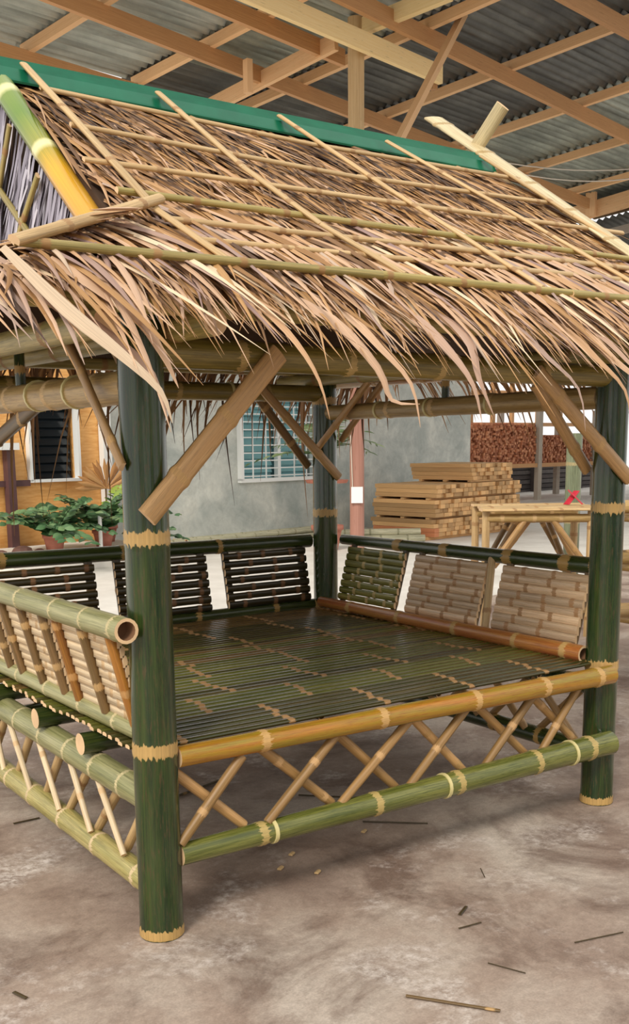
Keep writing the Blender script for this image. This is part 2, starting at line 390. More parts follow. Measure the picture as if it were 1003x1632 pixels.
# shed roof
ceil = structure(bpy.data.objects.new('ceiling', None)); COL.objects.link(ceil); ceil.location = ST(9, 6, 5.5)
def zr(t): return 5.5-.08*(t-6.56)
def rb(s0, t0, s1, t1, dz, w, h, name, mat, dz1=None):
    return box_part(ceil, name, mat, ST(s0, t0, zr(t0)+dz), ST(s1, t1, zr(t1)+(dz if dz1 is None else dz1)), w, h)
BS = [3.4, 5.05, 6.5, 8.05, 9.75, 11.58, 13.5, 15.3, 17.2]
for i, s in enumerate(BS):
    rb(s, 2.6, s, 8.35, .13, .07, .11, 'purlin', 'purlin')
for (s0, t0, s1, t1) in ((2.5, 8.18, 9.2, 8.3), (2.5, 6.7, 15.8, 7.68), (5.0, 6.02, 7.7, 6.16), (4.2, 5.05, 18, 5.75), (5.5, 3.8, 19, 3.72)):
    rb(s0, t0, s1, t1, 0, .06, .17, 'rafter', 'rafter')
rb(4.2, 5.38, 8.63, 5.52, -.16, .06, .19, 'rafter', 'pale_wood')['label'] = 'pale yellow sawn rafter'
box_part(ceil, 'tie_beam', 'purlin', ST(7.3, 8.4, 5.26), ST(7.3, 5.9, 5.54), .06, .17)
box_part(ceil, 'tie_beam', 'pale_wood', ST(7.42, 5.78, 5.64), ST(7.42, 4.5, 5.69), .08, .16, upv=(0, 0, 1))
box_part(ceil, 'block', 'purlin', ST(6.84, 6.78, 5.12), ST(6.84, 6.78, 5.46), .09, .07)
box_part(ceil, 'block', 'rafter', ST(8.6, 5.6, 5.28), ST(8.6, 5.6, 5.5), .07, .07)
box_part(ceil, 'block', 'purlin', ST(15.94, 7.7, 5.22), ST(15.94, 7.7, 5.62), .18, .08, upv=SX)
# corrugated sheets, one per bay, above the purlins
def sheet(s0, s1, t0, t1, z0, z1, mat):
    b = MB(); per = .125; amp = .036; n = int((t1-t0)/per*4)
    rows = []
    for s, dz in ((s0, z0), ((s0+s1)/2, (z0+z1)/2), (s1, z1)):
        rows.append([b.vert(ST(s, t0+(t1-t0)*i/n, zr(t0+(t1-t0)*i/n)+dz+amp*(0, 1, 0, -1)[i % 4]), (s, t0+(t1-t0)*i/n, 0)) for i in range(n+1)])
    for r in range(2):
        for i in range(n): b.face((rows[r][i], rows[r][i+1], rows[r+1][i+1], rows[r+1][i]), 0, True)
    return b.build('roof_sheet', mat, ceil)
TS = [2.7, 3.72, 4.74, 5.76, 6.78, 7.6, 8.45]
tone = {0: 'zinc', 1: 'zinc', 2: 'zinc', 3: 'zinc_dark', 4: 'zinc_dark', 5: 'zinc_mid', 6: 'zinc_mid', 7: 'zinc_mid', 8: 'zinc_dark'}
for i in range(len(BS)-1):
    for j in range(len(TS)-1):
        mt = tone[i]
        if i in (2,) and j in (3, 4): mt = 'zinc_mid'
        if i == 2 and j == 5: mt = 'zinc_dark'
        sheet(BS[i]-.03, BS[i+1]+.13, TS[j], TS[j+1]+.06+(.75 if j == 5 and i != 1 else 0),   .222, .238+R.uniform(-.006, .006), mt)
# lower roof further along
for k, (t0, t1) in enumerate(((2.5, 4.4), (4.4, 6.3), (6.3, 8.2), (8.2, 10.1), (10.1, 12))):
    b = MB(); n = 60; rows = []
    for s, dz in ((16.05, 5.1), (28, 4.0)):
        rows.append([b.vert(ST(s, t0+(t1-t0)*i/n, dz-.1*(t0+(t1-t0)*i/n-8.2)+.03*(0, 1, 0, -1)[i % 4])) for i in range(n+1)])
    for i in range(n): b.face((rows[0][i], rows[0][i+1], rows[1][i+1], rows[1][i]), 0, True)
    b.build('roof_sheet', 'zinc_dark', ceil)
box_part(ceil, 'fascia_board', 'purlin', ST(16, 9.6, 5.13), ST(16, 4, 5.76), .04, .28)
box_part(ceil, 'purlin', 'grey_wood', ST(16.3, 9.4, 4.78), ST(16.3, 4, 5.3), .08, .14)
box_part(ceil, 'purlin', 'grey_wood', ST(18.5, 9.6, 4.55), ST(18.5, 4, 5.1), .08, .14)
box_part(ceil, 'rafter', 'rafter', ST(15, 7.4, 4.6), ST(21, 7.4, 4.9), .08, .16)
b = MB()
for p, q, r_ in ((ST(9.5, 6, 4.86), ST(15, 6, 5.62), -.14), (ST(9.5, 6, 4.82), ST(15, 6, 5.5), -.2)):
    b.tube(p, q, .009, n=5, nodes=[.5+i*.6 for i in range(8)], bulge=0, cap='flat', bend=(0, 0, r_))
b.build('cable', 'wire', ceil)
b = MB(); b.box(ST(8.46, 5.0, 6.02), ST(7.19, 5.0, 4.31), .06, .09, upv=TX); b.build('brace', ['purlin', 'purlin'], ceil)['label'] = 'slanting sawn brace'

# added unseen wall behind the camera; its gaps streak the posts' reflections
for i, (s0, s1) in enumerate(((-9, -5.2), (-3.6, -2.5), (-1.2, 1.6), (2.6, 3.4), (4.8, 9))):
    quad_slab('added_reflection_wall' if not i else 'added_reflection_wall.%03d' % i, [tuple(ST(s0, -6.2))[:2], tuple(ST(s1, -6.2))[:2], tuple(ST(s1, -6.0))[:2], tuple(ST(s0, -6.0))[:2]], 0, 2.6, 'wall')

# back wall of the house with its window
TW = 9.0
def wallbox(name, s0, s1, t0, t1, z0, z1, mat, org=None):
    b = MB(); b.box(ST((s0+s1)/2, t0, (z0+z1)/2), ST((s0+s1)/2, t1, (z0+z1)/2), abs(s1-s0), z1-z0); return b
def wall_hole(b, s0, s1, z0, z1, holes, t0, t1):
    cuts = sorted({s0, s1, *[h[0] for h in holes], *[h[1] for h in holes]})
    for a, c in zip(cuts, cuts[1:]):
        hs = [h for h in holes if h[0] <= a and h[1] >= c]
        spans = [(z0, z1)] if not hs else [(z0, hs[0][2]), (hs[0][3], z1)]
        for u, v in spans: b.box(ST((a+c)/2, t0, (u+v)/2), ST((a+c)/2, t1, (u+v)/2), c-a, v-u)
WIN = (8.62, 10.12, .84, 2.05)
DW = (5.22, 5.9, .95, 2.0)
b = MB(); wall_hole(b, 6.3, 14.26, 0, 2.9, [WIN], TW, TW+.2); structure(b.build('wall_back', ['wall', 'wall']))
b = MB(); wall_hole(b, 2.0, 6.3, 0, 2.9, [DW], TW, TW+.15); structure(b.build('wall_left', ['sawali', 'sawali']))
b = MB(); b.box(ST(6.3, TW-.06, 0), ST(6.3, TW-.06, 2.9), .12, .1, upv=TX); structure(b.build('trim_1', ['white', 'white']))
b = MB(); b.box(ST(2.2, TW-.04, .93), ST(5.2, TW-.04, .93), .05, .07); structure(b.build('trim_2', ['purple', 'purple']))
b = MB(); b.box(ST(4.92, TW-.08, 0), ST(4.92, TW-.08, 1.32), .1, .1, upv=TX); structure(b.build('trim_3', ['purple', 'purple']))
b = MB(); b.box(ST(4.86, TW-.1, 1.32), ST(4.86, TW-.1, 1.4), .3, .16, upv=TX); b.build('post_cap', ['white', 'white'], bpy.data.objects['trim_3'])
def window(name, wr, bars):
    s0, s1, z0, z1 = wr; root = structure(bpy.data.objects.new(name, None)); COL.objects.link(root); root.location = ST((s0+s1)/2, TW, z0)
    fr = MB(); f = .055 if bars else .035
    for a, c in (((s0, z0), (s1, z0)), ((s0, z1), (s1, z1))): fr.box(ST(a[0]-f/2, TW-.03, a[1]), ST(c[0]+f/2, TW-.03, c[1]), .1, f)
    for s in (s0, s1): fr.box(ST(s, TW-.03, z0), ST(s, TW-.03, z1), .1, f, upv=SX)
    if bars: fr.box(ST((s0+s1)/2, TW-.02, z0), ST((s0+s1)/2, TW-.02, z1), .08, .06, upv=SX)
    fr.build('window_frame', ['white', 'white'], root)
    n = 12 if bars else 10
    for (a, c) in (((s0, (s0+s1)/2), ((s0+s1)/2, s1)) if bars else ((s0, s1),)):
        for i in range(n):
            z = z0+(i+.5)*(z1-z0)/n; g = MB()
            g.box(ST(a+.04, TW+.08, z), ST(c-.04, TW+.08, z), .012, (z1-z0)/n*1.08, upv=V((0, 0, 1))+TX*.45)
            g.build('louvre', ['teal' if bars else 'dark_glass']*2, root)
    if bars:
        g = MB()
        for i in range(11): z = z0+.06+i*(z1-z0-.12)/10; g.box(ST(s0, TW-.07, z), ST(s1, TW-.07, z), .016, .016)
        g.build('grille_bar', ['white', 'white'], root)
        for s in (s0+.2, s0+.46, s1-.46, s1-.2):
            g = MB(); g.box(ST(s, TW-.08, z0+.02), ST(s, TW-.08, z1-.02), .016, .016, upv=SX); g.build('grille_bar', ['white', 'white'], root)
        g = MB(); g.box(ST((s0+s1)/2, TW+.16, z0), ST((s0+s1)/2, TW+.16, z1), s1-s0, .02, upv=TX); g.build('back_panel', ['teal', 'teal'], root)
    else:
        g = MB(); g.box(ST((s0+s1)/2, TW+.13, z0), ST((s0+s1)/2, TW+.13, z1), s1-s0, .02, upv=TX); g.build('back_panel', ['dark_glass']*2, root)
window('window_1', WIN, True); window('window_2', DW, False)

# ================================================================== GAZEBO
G = thing('bamboo_gazebo', (W/2, D/2, 0), 'green bamboo gazebo with thatched roof, slatted bench seats and daybed floor', 'gazebo')
# ---- posts
def post(x, y, nodes, top, lab=None):
    o = tube_part(G, 'post', 'post', (x, y, 0), (x, y, top), .0625, .060, nodes=[.012]+nodes, n=48, bulge=.035, band=.014, cap='hollow', rib=.006)
    return o
post(0, 0, [.56, 1.145], 1.75); post(W, 0, [.55, 1.145], 1.75); post(W, D, [.57, 1.04, 1.59], 1.75); post(0, D, [.5, 1.1, 1.6], 1.75)
# ---- top beams
tube_part(G, 'beam', 'beam', (0, 0, 1.635), (W, 0, 1.617), .043, .038, n=16, gap=.42, phase=.3)
tube_part(G, 'beam', 'beam', (0, D, 1.628), (W, D, 1.625), .043, .04, n=16, gap=.42)
tube_part(G, 'beam', 'beam_tan', (0, .05, 1.545), (0, D+.05, 1.54), .046, .042, n=16, gap=.36, phase=.2)
tube_part(G, 'beam', 'beam_tan', (W, D-.03, 1.532), (W, .05, 1.545), .036, .042, n=16, gap=.33, phase=.18)
# ---- roof purlins under the skirts, struts
for x, z in ((-.2, 1.675), (.09, 1.69), (W+.2, 1.69), (W-.09, 1.69)):
    tube_part(G, 'purlin', 'orange' if x > W+.1 else 'strip_green', (x, -.24, z), (x, D+.25, z), .034, .03, n=14, gap=.4, cap='flat')
for (x, y) in ((0, .87), (W, .9)):
    tube_part(G, 'strut', 'dark', (x, y, 1.575), (x, y, 1.7), .017, n=10, nodes=[.06], cap='flat')
for y in (-.12, D+.12):
    tube_part(G, 'purlin', 'strip_green', (-.4, y, 1.74), (W+.4, y, 1.74), .028, .024, n=12, gap=.4)
# ---- roof planes
RZ, RY = 2.53, .9
def fpos(x, d): return V((x, RY-.828*d, RZ-.561*d))          # front slope: d metres below the ridge
FN = V((0, -.561, .828)); EAVE = 1.328
def slab(name, quad, th, nrm):
    b = MB(); nrm = V(nrm)
    a = [b.vert(V(p)-nrm*.004) for p in quad]; c = [b.vert(V(p)-nrm*th) for p in quad]; n = len(quad)
    b.face(a, 0, False); b.face(c[::-1], 0, False)
    for i in range(n):
        j = (i+1) % n; b.face((a[i], c[i], c[j], a[j]), 0, False)
    return b.build(name, 'backing', G)
XL, XR = -.01, W+.16                                          # gable ends
HIPD = 1.03                                                   # where the hips start
def xr_at(d): k = max(0, (d-HIPD)/(EAVE-HIPD)); return XL-.42*k, XR+.42*k
q = [fpos(XL, 0), fpos(XL, HIPD), fpos(XL-.42, EAVE), fpos(XR+.42, EAVE), fpos(XR, HIPD), fpos(XR, 0)]
slab('thatch_backing', q, .04, FN)
mir = lambda p: V((p[0], 2*RY-p[1], p[2]))
slab('thatch_backing', [mir(p) for p in reversed(q)], .04, mir(FN)-V((0, 2*RY, 0)))
sk = [V((XL, .05, 1.952)), V((XL, 2*RY-.05, 1.952)), V((XL-.42, 2*RY+.2, 1.785)), V((XL-.42, -.2, 1.785))]
slab('thatch_backing', sk, .035, (-.37, 0, .93))
mx = lambda p: V((XL+XR-p[0], p[1], p[2]))
slab('thatch_backing', [mx(p) for p in reversed(sk)], .035, (.37, 0, .93))
# gable walls
for x in (XL+.03, XR-.03):
    b = MB(); tri = [(x, .12, 1.95), (x, 2*RY-.12, 1.95), (x, RY, RZ-.05)]
    a = [b.vert(V(p)+V((-.012, 0, 0))) for p in tri]; c = [b.vert(V(p)+V((.012, 0, 0))) for p in tri]
    b.face(a[::-1], 0, False); b.face(c, 0, False)
    for i in range(3): j = (i+1) % 3; b.face((a[i], a[j], c[j], c[i]), 0, False)
    b.build('thatch_backing', 'backing', G)

def rlc(d):      # leaf colour number by course: darker near the ridge
    k = min(1, max(0, d/EAVE))
    return min(1, max(0, R.gauss(.24+.34*k, .19)))
def slope_leaf(b, x, d, L, w, yaw, lift0=.01, lift1=.03, droop=0., nseg=5, flip=False, lc=None, curl=0., wave=.0):
    """One leaf lying on the front (or mirrored back) slope, running down it from (x, d)."""
    pts = []; out_ = max(0, XL-x, x-XR)
    if out_ > 0:                                              # beyond the gable the roof only starts at the hip
        dm = HIPD+out_/.42*(EAVE-HIPD)
        if d < dm: L = max(.16, L-(dm-d)); d = dm
    for i in range(nseg+1):
        k = i/nseg; xx = x+math.sin(yaw)*L*k+curl*k*k; dd = d+math.cos(yaw)*L*k
        p = fpos(xx, dd)+FN*(lift0+(lift1-lift0)*k+wave*math.sin(k*PI))
        ov = max(0, dd-EAVE*.98)
        p.z -= droop*ov*ov
        p.y += droop*.35*ov*ov
        pts.append(mir(p) if flip else p)
    b.leaf(pts, w, mir(FN)-V((0, 2*RY, 0)) if flip else FN, rlc(d+L*.4) if lc is None else lc)
def thatch(flip, rows, name):
    b = MB()
    for r_ in range(rows):
        d0 = .045+r_*(EAVE-.185)/(rows-1); a, c = xr_at(d0+.25); n = int((c-a)/(.0085 if not flip else .03))
        for i in range(n):
            x = a+(c-a)*(i+R.random())/n
            slope_leaf(b, x, max(.03, d0+R.uniform(-.05, .05)), R.uniform(.3, .5), R.choice((.007, .010, .014, .019)), R.gauss(.24+.08*x/W, .2), .008, R.uniform(.016, .045), .5, 4, flip, curl=R.gauss(0, .04), wave=R.uniform(0, .015))
    return stuff(b.build(name, 'leaf', G))
thatch(False, 13, 'thatch'); thatch(True, 6, 'thatch')
# fringe of the front eave: each large leaf is its own part
a0, a1 = xr_at(EAVE)
NF = 285
for i in range(NF):
    x = a0+.03+(a1-a0+.0)*(i+R.uniform(-.4, .4))/NF
    b = MB(); d0 = R.uniform(.82, 1.12); L = EAVE+(R.uniform(.08, .3) if R.random() < .85 else R.uniform(.3, .46))-d0
    slope_leaf(b, x, d0, L, R.uniform(.012, .026), max(.22 if x < .1 else -9, R.gauss(.34+.08*x/W, .17)), .03, R.uniform(.02, .06), R.uniform(.0, .8), 8, curl=R.gauss(0, .05), lc=min(1, max(.1, R.gauss(.62, .22))), wave=.02)
    b.build('thatch_leaf', 'leaf', G)
# a finer layer of fringe behind them, front and back eaves and the two skirts
b = MB()
for i in range(420):
    x = a0+(a1-a0)*R.random()
    slope_leaf(b, x, R.uniform(.8, 1.15), R.uniform(.3, .5), R.uniform(.007, .018), R.gauss(.34+.08*x/W, .22), .0, R.uniform(.0, .04), R.uniform(.0, 1.), 6, curl=R.gauss(0, .08), lc=min(1, max(0, R.gauss(.5, .22))))
for i in range(330):
    x = a0+(a1-a0)*R.random()
    slope_leaf(b, x, R.uniform(.85, 1.05), R.uniform(.5, .82), R.uniform(.012, .026), R.gauss(.0, .22), .0, .02, R.uniform(.6, 2.4), 6, True, curl=R.gauss(0, .08), lc=min(1, max(0, R.gauss(.35, .2))))
stuff(b.build('thatch_fringe', 'leaf', G))
b = MB(); SD = V((-.929, 0, -.37)); SN = V((-.37, 0, .929))
for right in (0, 1):
    for i in range(620 if not right else 560):
        y = R.uniform(-.15, 2*RY+.15); d = R.uniform(-.02, .26); L = R.uniform(.15, .26) if not right else R.uniform(.3, .62); yaw = R.gauss(0, .25); pts = []
        for k in range(6):
            q = k/5; p = V((XL, y, 1.962))+SD*(d+math.cos(yaw)*L*q)+V((0, math.sin(yaw)*L*q, 0))+SN*(.01+.03*q)
            ov = max(0, XL-.42-p.x); p.z -= (.3 if not right else 2.2)*ov*ov
            pts.append(mx(p) if right else p)
        b.leaf(pts, R.uniform(.014, .034), SN if not right else V((.37, 0, .929)), min(1, max(0, R.gauss(.55, .2))))
stuff(b.build('thatch_fringe', 'leaf', G))
# big pale leaf hanging from the near corner, and a few more
def big_leaf(pts, w, lc, nrm=(-.3, -.8, .5)):
    P = [V(p) for p in pts]; out = []
    for i in range(13):
        k = i/12*(len(P)-1); j = min(int(k), len(P)-2); u = k-j
        p0, p1, p2, p3 = P[max(j-1, 0)], P[j], P[j+1], P[min(j+2, len(P)-1)]
        out.append(.5*((2*p1)+(p2-p0)*u+(2*p0-5*p1+4*p2-p3)*u*u+(3*p1-p0-3*p2+p3)*u**3))
    b = MB(); b.leaf(out, w, nrm, lc, .18, wf=lambda k: min(1, .5+2.2*k)*min(1, max(0, 1-k)*1.5+.03)); return b.build('thatch_leaf', 'leaf', G)
big_leaf([(-.475, -.34, 1.80), (-.365, -.40, 1.675), (-.27, -.44, 1.59), (-.19, -.47, 1.51), (-.165, -.475, 1.44)], .036, .97)
big_leaf([(-.44, -.2, 1.80), (-.33, -.28, 1.70), (-.22, -.33, 1.62), (-.15, -.36, 1.55), (-.12, -.37, 1.45)], .04, .8)
big_leaf([(-.34, -.26, 1.80), (-.2, -.36, 1.69), (-.13, -.37, 1.60), (-.10, -.39, 1.52)], .035, .7)
big_leaf([(.25, -.2, 1.8), (.36, -.36, 1.70), (.46, -.42, 1.58), (.50, -.43, 1.50), (.57, -.46, 1.49)], .03, .75)
big_leaf([(.75, -.2, 1.8), (.80, -.38, 1.68), (.80, -.44, 1.56), (.84, -.46, 1.46)], .03, .8)
for k, (x, e) in enumerate(((.12, .02), (.38, .05), (.62, .03), (1.0, .07), (1.22, .06), (1.3, .09), (1.36, .05), (1.62, .04))):
    x1 = x+.10+e; big_leaf([(x, -.2, 1.80), (x+.05, -.33, 1.72), (x+.09, -.42, 1.63), (x1, -.47, 1.54), (x1+.02, -.485, 1.46-e*.6)], .02+.006*(k % 3), .6+.12*(k % 4)*.8)
# gable infill leaves
for x, sg in ((XL+.01, -1), (XR-.01, 1)):
    b = MB()
    for i in range(330 if sg < 0 else 160):
        y = R.uniform(.05, 2*RY-.05); zt = RZ-.03-abs(y-RY)*.72; zb = 1.94
        L = R.uniform(.25, .5); z0 = R.uniform(zb, zt)+.12
        z0 = min(z0, zt); pts = [V((x+sg*(.004+.012*R.random()+.01*k), y+.28*L*k/4, z0-L*k/4)) for k in range(5)]
        pts = [p for p in pts if p.z > 1.9]
        if len(pts) > 2: b.leaf(pts, R.uniform(.012, .026), (sg, 0, 0), min(1, max(0, R.gauss(.55, .25))), .15)
    stuff(b.build('gable_thatch', 'leaf_grey', G))
# ---- sticks that hold the thatch down
def on(x, y, lift=.055): d = (RY-y)/.828; return fpos(x, d)+FN*lift
def batten(p, q, w=.019, h=.012, mat='strip', lift=.06, **k):
    return strip_part(G, 'batten', mat, on(*p, lift), on(*q, lift), w, h, upv=FN, **k)
batten((.04, .706), (1.0, .66)); batten((1.0, .66), (2.08, .70), .02)
batten((.03, .475), (1.1, .445)); batten((1.05, .452), (2.15, .52), .02)
batten((-.03, .262), (1.2, .30)); batten((1.15, .298), (2.3, .343), .022)
batten((-.01, .11), (1.0, .115), .021, .015, 'strip_green'); batten((.95, .115), (2.25, .13), .021, .015, 'strip_green')
batten((.06, -.011), (1.15, .03)); batten((1.1, .03), (2.3, .06), .022)
batten((.11, -.1), (1.2, -.06)); batten((1.15, -.06), (2.4, -.02), .024)
batten((-.42, -.215), (.62, -.20), .022, .018, 'strip_green', .07); batten((.45, -.2), (1.5, -.185), .023, .019, 'strip_green', .07); batten((1.4, -.19), (2.45, -.16), .023, .019, 'strip_green', .07)
for (p, q) in (((.045, .845), (.05, .42)), ((.05, .42), (.05, .01)), ((.05, .01), (.13, -.2)), ((.50, .83), (.53, .35)), ((.53, .35), (.60, .05)), ((.60, .05), (.72, -.18)),
               ((.99, .84), (1.12, .35)), ((1.12, .35), (1.29, -.17)), ((1.455, .80), (1.66, .36)), ((1.66, .36), (1.90, -.18)), ((1.99, .84), (2.07, .4)), ((2.07, .4), (2.25, -.1))):
    batten(p, q, .026, .009, 'strip', .07, gap=.45)
strip_part(G, 'hip_stick', 'strip', on(-.43, -.24, .085), on(.075, .045, .085), .03, .018, upv=FN)
# ---- barge boards and crossed gable sticks
b = MB(); b.half((-.03, .93, 2.572), (-.03, .185, 1.972), .038, FN+V((-.25, 0, 0)), [.24, .58]); b.build('barge_board', bm_mats('barge'), G)['label'] = 'green and yellow half bamboo culm along the near gable edge'
b = MB(); b.half((-.03, .92, 2.535), (-.03, 1.61, 1.965), .05, V((-.5, .56, .83)), [.2, .55]); b.build('barge_board', bm_mats('barge'), G)
strip_part(G, 'barge_board', 'pale_split', (XR+.02, 1.2, 2.80), (XR+.06, .08, 2.06), .10, .012, upv=(-.15, -.56, .83), taper=.7, label='pale split bamboo plank crossing at the far gable')
strip_part(G, 'barge_board', 'strip', (XR-.02, .95, 2.60), (XR+.02, .05, 1.99), .03, .014, upv=FN)
strip_part(G, 'barge_board', 'pale_split', (XR+.05, .80, 2.76), (XR+.05, 1.75, 1.95), .06, .014, upv=(.8, .45, .4), label='pale split bamboo plank crossing at the far gable')
GX = XL-.035
def gs(p, q, w=.022): strip_part(G, 'gable_stick', 'strip_green', (GX, p[0], p[1]), (GX, q[0], q[1]), w, .012, upv=(-1, 0, 0), gap=.2)
gs((.72, 2.34), (.92, 2.08)); gs((.52, 2.16), (.78, 1.96)); gs((.98, 2.28), (.50, 1.93)); gs((1.05, 2.1), (.85, 1.93)); gs((1.3, 2.2), (.9, 1.95))
# ---- ridge cap
b = MB(); prof = []
hp = [(0, .034), (.012, .034), (.02, .008), (.034, .018), (.044, -.012), (.06, .0), (.072, -.034), (.1, -.022), (.125, -.06), (.128, -.066)]
top = [(-a, z) for a, z in reversed(hp[1:])]+hp; low = [(a*.98, z-.006) for a, z in reversed(top)]
b.sweep((-.09, RY, RZ+.022), (2.055, RY, RZ+.022), top+low, upv=(0, 0, 1), sm=False, cap='flat', capmat=0)
b.build('ridge_cap', 'ridge', G)['label'] = 'green folded metal ridge cap'

# ---- daybed floor: split slats running from side to side, each its own part
y = .014; ph = 0; i = 0
while y < D-.03:
    if i in (0, 6, 11, 17, 22, 28, 33, 38): fm = R.choice(('floor_slat_a', 'floor_slat_b', 'floor_slat_a', 'floor_slat_c')) if i else 'floor_slat_c'; phs = [R.uniform(.06, .34)]; gp = R.uniform(.36, .44); kk = R.uniform(-.006, .006)
    phs[0] += kk
    wd_ = R.uniform(.026, .031)
    b = MB(); e0 = -.055+R.uniform(-.008, .008)
    b.strip((e0, y, .558), (W+.02, y, .558), wd_, .012, gap=gp, phase=phs[0]+.012*R.random()+.05, arch=.3, jit=0)
    b.build('floor_slat', [fm if R.random() > .2 else R.choice(('floor_slat_a', 'floor_slat_b', 'floor_slat_c')), 'cut'], G); y += .0405; i += 1
for x in (.12, .62, 1.12, 1.62):
    tube_part(G, 'joist', 'dark', (x, .06, .536), (x, D+.03, .536), .014, n=10, gap=.4)
for yy, z in ((.376, .492), (.747, .495), (1.2, .492), (1.55, .492)):
    tube_part(G, 'joist', 'dark', (-.065, yy, z), (W+.1, yy, z), .034, .030, n=16, gap=.45, phase=.3, cap='flat')
# ---- rails
tube_part(G, 'rail', 'orange', (.058, -.02, .524), (W-.03, -.07, .524), .031, .036, n=16, nodes=[.28, .72, 1.12, 1.45, 1.73], bulge=.1, cap='flat', label='orange and olive front seat rail')
tube_part(G, 'rail', 'olive', (.055, -.02, .233), (W-.02, -.07, .257), .033, .046, n=16, nodes=[.27, .70, 1.05, 1.42, 1.7], bulge=.08, cap='flat', label='glossy green lower front rail')
tube_part(G, 'rail', 'pale_green', (-.01, .0, .59), (-.02, D+.05, .605), .028, .03, n=16, gap=.24, phase=.2, bulge=.06, band=.006, label='green bench rail on the near side')
tube_part(G, 'rail', 'pale_green', (-.01, .0, .405), (-.01, D+.05, .445), .042, .046, n=16, gap=.22, phase=.16, bulge=.06, band=.006, label='thick pale green middle rail on the near side')
tube_part(G, 'rail', 'yellow_green', (-.01, .0, .142), (-.01, D+.05, .19), .037, .04, n=16, gap=.26, phase=.10, bulge=.07, band=.006, label='mottled yellow green lower rail on the near side')
tube_part(G, 'rail', 'pale_green', (-.1, -.06, .908), (-.1, D+.08, .905), .035, .034, n=16, nodes=[.05, .24, .46, .75, 1.05, 1.4, 1.7], bulge=.05, band=.005, label='pale green bench top rail with an open cut end')
tube_part(G, 'rail', 'red_brown', (W-.06, D-.04, .592), (W-.05, .045, .585), .026, .034, n=16, nodes=[.25, .62, 1.0, 1.36, 1.62, 1.76], bulge=.08, label='red brown rail along the far seat edge')
tube_part(G, 'rail', 'dark', (W+.1, D-.02, .897), (W+.1, .1, .905), .026, .034, n=16, nodes=[.45, .78, 1.18, 1.5, 1.66], bulge=.08, band=.02, label='dark green bench top rail')
tube_part(G, 'rail', 'dark', (W-.03, D+.1, .890), (-.1, D+.1, .905), .034, .036, n=16, gap=.5, phase=.55, label='dark green bench top rail at the back')
tube_part(G, 'rail', 'dark', (W-.05, D+.03, .57), (.05, D+.03, .575), .028, n=14, gap=.4)
tube_part(G, 'rail', 'dark', (W+.02, D-.05, .46), (W+.02, .05, .45), .036, n=14, gap=.3)
tube_part(G, 'rail', 'dark', (W+.02, D-.05, .2), (W+.02, .05, .19), .036, n=14, gap=.3)
tube_part(G, 'rail', 'dark', (W-.05, D+.02, .25), (.05, D+.02, .24), .036, n=14, gap=.3)
# rounds of plastic lashing tied over the rails
def ring(name, mat, c, ax, r, w=.006, t=.004):
    b = MB(); c = V(c); ax = V(ax).normalized(); n = 16
    b.sweep(c-ax*w, c+ax*w, [((r+t)*math.cos(2*PI*i/n), (r+t)*math.sin(2*PI*i/n)) for i in range(n)], cap='flat', capmat=0); return b.build(name, mat, G)
fr0, fr1 = V((.055, -.02, .233)), V((W-.02, -.07, .257)); fs0, fs1 = V((.058, -.02, .524)), V((W-.03, -.07, .524))
for k in (.17, .545, .88): ring('lashing', 'cord', lerp(fr0, fr1, k), fr1-fr0, .033+.013*k)
for x, y_, z, ax, r_ in ((0, .42, 1.545, (0, 1, 0), .046), (0, .72, 1.545, (0, 1, 0), .046), (W, 1.35, 1.535, (0, 1, 0), .038), (W, 1.0, 1.538, (0, 1, 0), .039), (W, .62, 1.54, (0, 1, 0), .041), (.8, D, 1.627, (1, 0, 0), .043), (1.35, D, 1.627, (1, 0, 0), .043)):
    ring('lashing', 'cord', (x, y_, z), ax, r_)
# ---- lattices of crossed sticks
def lat(p, q, r=.017, mat='stick'):
    tube_part(G, 'lattice_stick', mat, p, q, r, r*.9, n=8, gap=.22, cap='flat', bulge=.1, band=.008)
x = .05
xs = [(.041, .286), (.358, .614), (.64, .877), (.955, 1.183), (1.245, 1.496), (1.515, 1.768)]
xb = [(.27, .051), (.61, .347), (.911, .624), (1.168, .907), (1.501, 1.249), (1.748, 1.535)]
for k, (p, q) in enumerate(xs): lat((p, .012, .49), (q, .002, .265), .017, 'brace' if k in (0, 3) else 'stick')
for p, q in xb: lat((p, -.024, .49), (q, -.034, .27), .016)
for p, q in ((1.13, .926), (.848, .664), (.581, .411), (.372, .172), (1.32, 1.19), (1.56, 1.37)): lat((-.022, p, .40), (-.03, q, .19), .011, 'slat_inner')
for p, q in ((.966, 1.142), (.689, .863), (.457, .658), (.226, .43), (.05, .22), (1.23, 1.41)): lat((.006, p, .40), (.004, q, .19), .016, 'strip')
for j in range(6):
    y0 = .1+j*.28
    lat((W+.03, y0, .44), (W+.03, y0+.24, .21)); lat((W-.0, y0+.24, .44), (W-.0, y0, .21))
    x0 = .1+j*.3
    lat((x0, D+.03, .54), (x0+.26, D+.03, .27)); lat((x0+.26, D, .54), (x0, D, .27))
